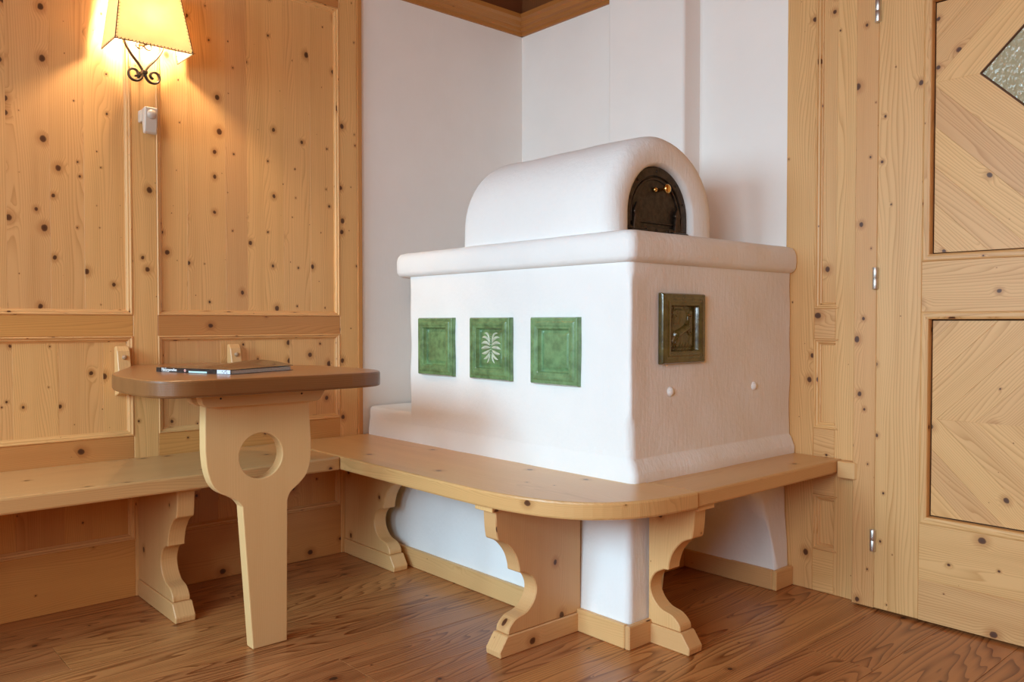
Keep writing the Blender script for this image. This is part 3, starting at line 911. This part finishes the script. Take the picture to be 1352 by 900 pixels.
# ------------------------------------------------------------------ wall sconce
sc = empty('wall_sconce', (0, .886, 1.72), 'lit wall lamp with laced parchment shade on a curled iron bracket', 'lamp')
by = .886
bot = [(.012, .768), (.152, .768), (.152, 1.003), (.012, 1.003)]
ZB0, ZT0 = 1.757, 1.975
tp = [(.012, .800), (.112, .800), (.112, .971), (.012, .971)]
def tilt(p, z): return Vector((p[0], p[1], z))
for (i, j), nm in (((0, 1), 'shade_panel'), ((1, 2), 'shade_panel'), ((2, 3), 'shade_panel')):
    bm = bmesh.new()
    a, b, c, d = tilt(bot[i], ZB0), tilt(bot[j], ZB0), tilt(tp[j], ZT0), tilt(tp[i], ZT0)
    nrm = (b - a).cross(d - a).normalized() * .0008
    v = [bm.verts.new(q) for q in (a, b, c, d, a + nrm, b + nrm, c + nrm, d + nrm)]
    bm.faces.new(v[0:4][::-1]); bm.faces.new(v[4:8])
    for k in range(4): bm.faces.new((v[k], v[(k + 1) % 4], v[4 + (k + 1) % 4], v[4 + k]))
    from_bm(nm, bm, PARCH, sc)
bm = bmesh.new()
def lace(a, b, n, side):
    add_tube(bm, [a, b], .0015, 6)
    for k in range(n):
        p = a + (b - a) * (k + .5) / n
        add_tube(bm, [p - side * .001, p + side * .0055 + (b - a).normalized() * .002], .0012, 5)
V = lambda p, z: Vector((p[0], p[1], z))
lace(V(bot[1], ZB0), V(tp[1], ZT0), 20, Vector((.001, 1, 0))); lace(V(bot[2], ZB0), V(tp[2], ZT0), 20, Vector((.001, -1, 0)))
lace(V(bot[0], ZB0), V(tp[0], ZT0), 14, Vector((1, 0, 0))); lace(V(bot[3], ZB0), V(tp[3], ZT0), 14, Vector((1, 0, 0)))
lace(V(bot[0], ZB0), V(bot[1], ZB0), 12, Vector((0, 0, 1))); lace(V(bot[1], ZB0), V(bot[2], ZB0), 22, Vector((0, 0, 1))); lace(V(bot[2], ZB0), V(bot[3], ZB0), 12, Vector((0, 0, 1)))
from_bm('lacing', bm, LACE, sc)
def scroll(cy_, cz_, r0, r1, a0, a1, n=26):
    return [(.042, cy_ + (r0 + (r1 - r0) * k / n) * math.cos(R(a0 + (a1 - a0) * k / n)), cz_ + (r0 + (r1 - r0) * k / n) * math.sin(R(a0 + (a1 - a0) * k / n))) for k in range(n + 1)]
cz = 1.700
for s in (-1, 1):
    bm = bmesh.new()
    neck = smooth_pts([(.042, by + s * .060, 1.800), (.042, by + s * .054, 1.776), (.042, by + s * .036, 1.748), (.042, by + s * .016, 1.724), (.042, by + s * .004, cz + .004), (.042, by + s * .004, cz - .010)], 5)
    if s > 0: cur = scroll(by + .030, cz - .008, .025, .007, -165, 255, 34)
    else: cur = [(p[0], 2 * by - p[1], p[2]) for p in scroll(by + .030, cz - .008, .025, .007, -165, 255, 34)]
    add_tube(bm, neck + cur, .0040, 8, 1.9, X)
    from_bm('scroll_arm', bm, IRON2, sc, smooth=True)
    bm = bmesh.new()
    q = scroll(by + .016, 1.786, .015, .006, -180, 60, 20)
    if s < 0: q = [(p[0], 2 * by - p[1], p[2]) for p in q]
    add_tube(bm, q, .0022, 8, 1.8, X)
    from_bm('small_scroll', bm, IRON2, sc, smooth=True)
box('collar', .030, .054, by - .009, by + .009, cz - .006, cz + .006, IRON2, sc, bevel=.002)
box('back_plate', .0005, .005, by - .010, by + .010, 1.690, 1.712, IRON2, sc, bevel=.002)
bm = bmesh.new(); add_tube(bm, [(.004, by, cz), (.030, by, cz)], .004, 8)
from_bm('stay', bm, IRON2, sc, smooth=True)
bm = bmesh.new(); add_tube(bm, smooth_pts([(.004, by, 1.80), (.03, by, 1.79), (.075, by, 1.782), (.082, by, 1.790)], 4), .004, 8)
from_bm('bracket', bm, IRON2, sc, smooth=True)
lathe('lamp_holder', [(0, 0), (.013, 0), (.013, .030), (.010, .032), (0, .032)], (.082, by, 1.786), Z, WHITEP, sc, 16)
lathe('bulb', [(.009, 0), (.012, .006), (.020, .020), (.0235, .034), (.020, .047), (.011, .055), (0, .058)], (.082, by, 1.818), Z, BULB, sc, 18)

# ------------------------------------------------------------------ motion sensor on the post
ms = empty('motion_sensor', (0, .90, 1.54), 'small white plastic motion sensor on the pine post under the lamp', 'sensor')
box('mount', .0005, .030, .878, .914, 1.545, 1.584, WHITEP, ms, bevel=.004, seg=2)
bm = bmesh.new()
add_prism(bm, [(.014, 1.586), (.046, 1.592), (.056, 1.590), (.046, 1.512), (.038, 1.506), (.030, 1.508)], .884, .924, lambda a, b, d: (a, d, b))
from_bm('housing', bm, WHITEP, ms, bevel=.004, seg=3, smooth=False)
lathe('lens', [(.0155, -.002), (.0150, .004), (.011, .010), (.005, .0130), (0, .0135)], (.0515, .905, 1.568), (1, 0, -.12), LENS, ms, 20)

for r in [o for o in COL.objects if o.type == 'EMPTY']:
    adopt(r)
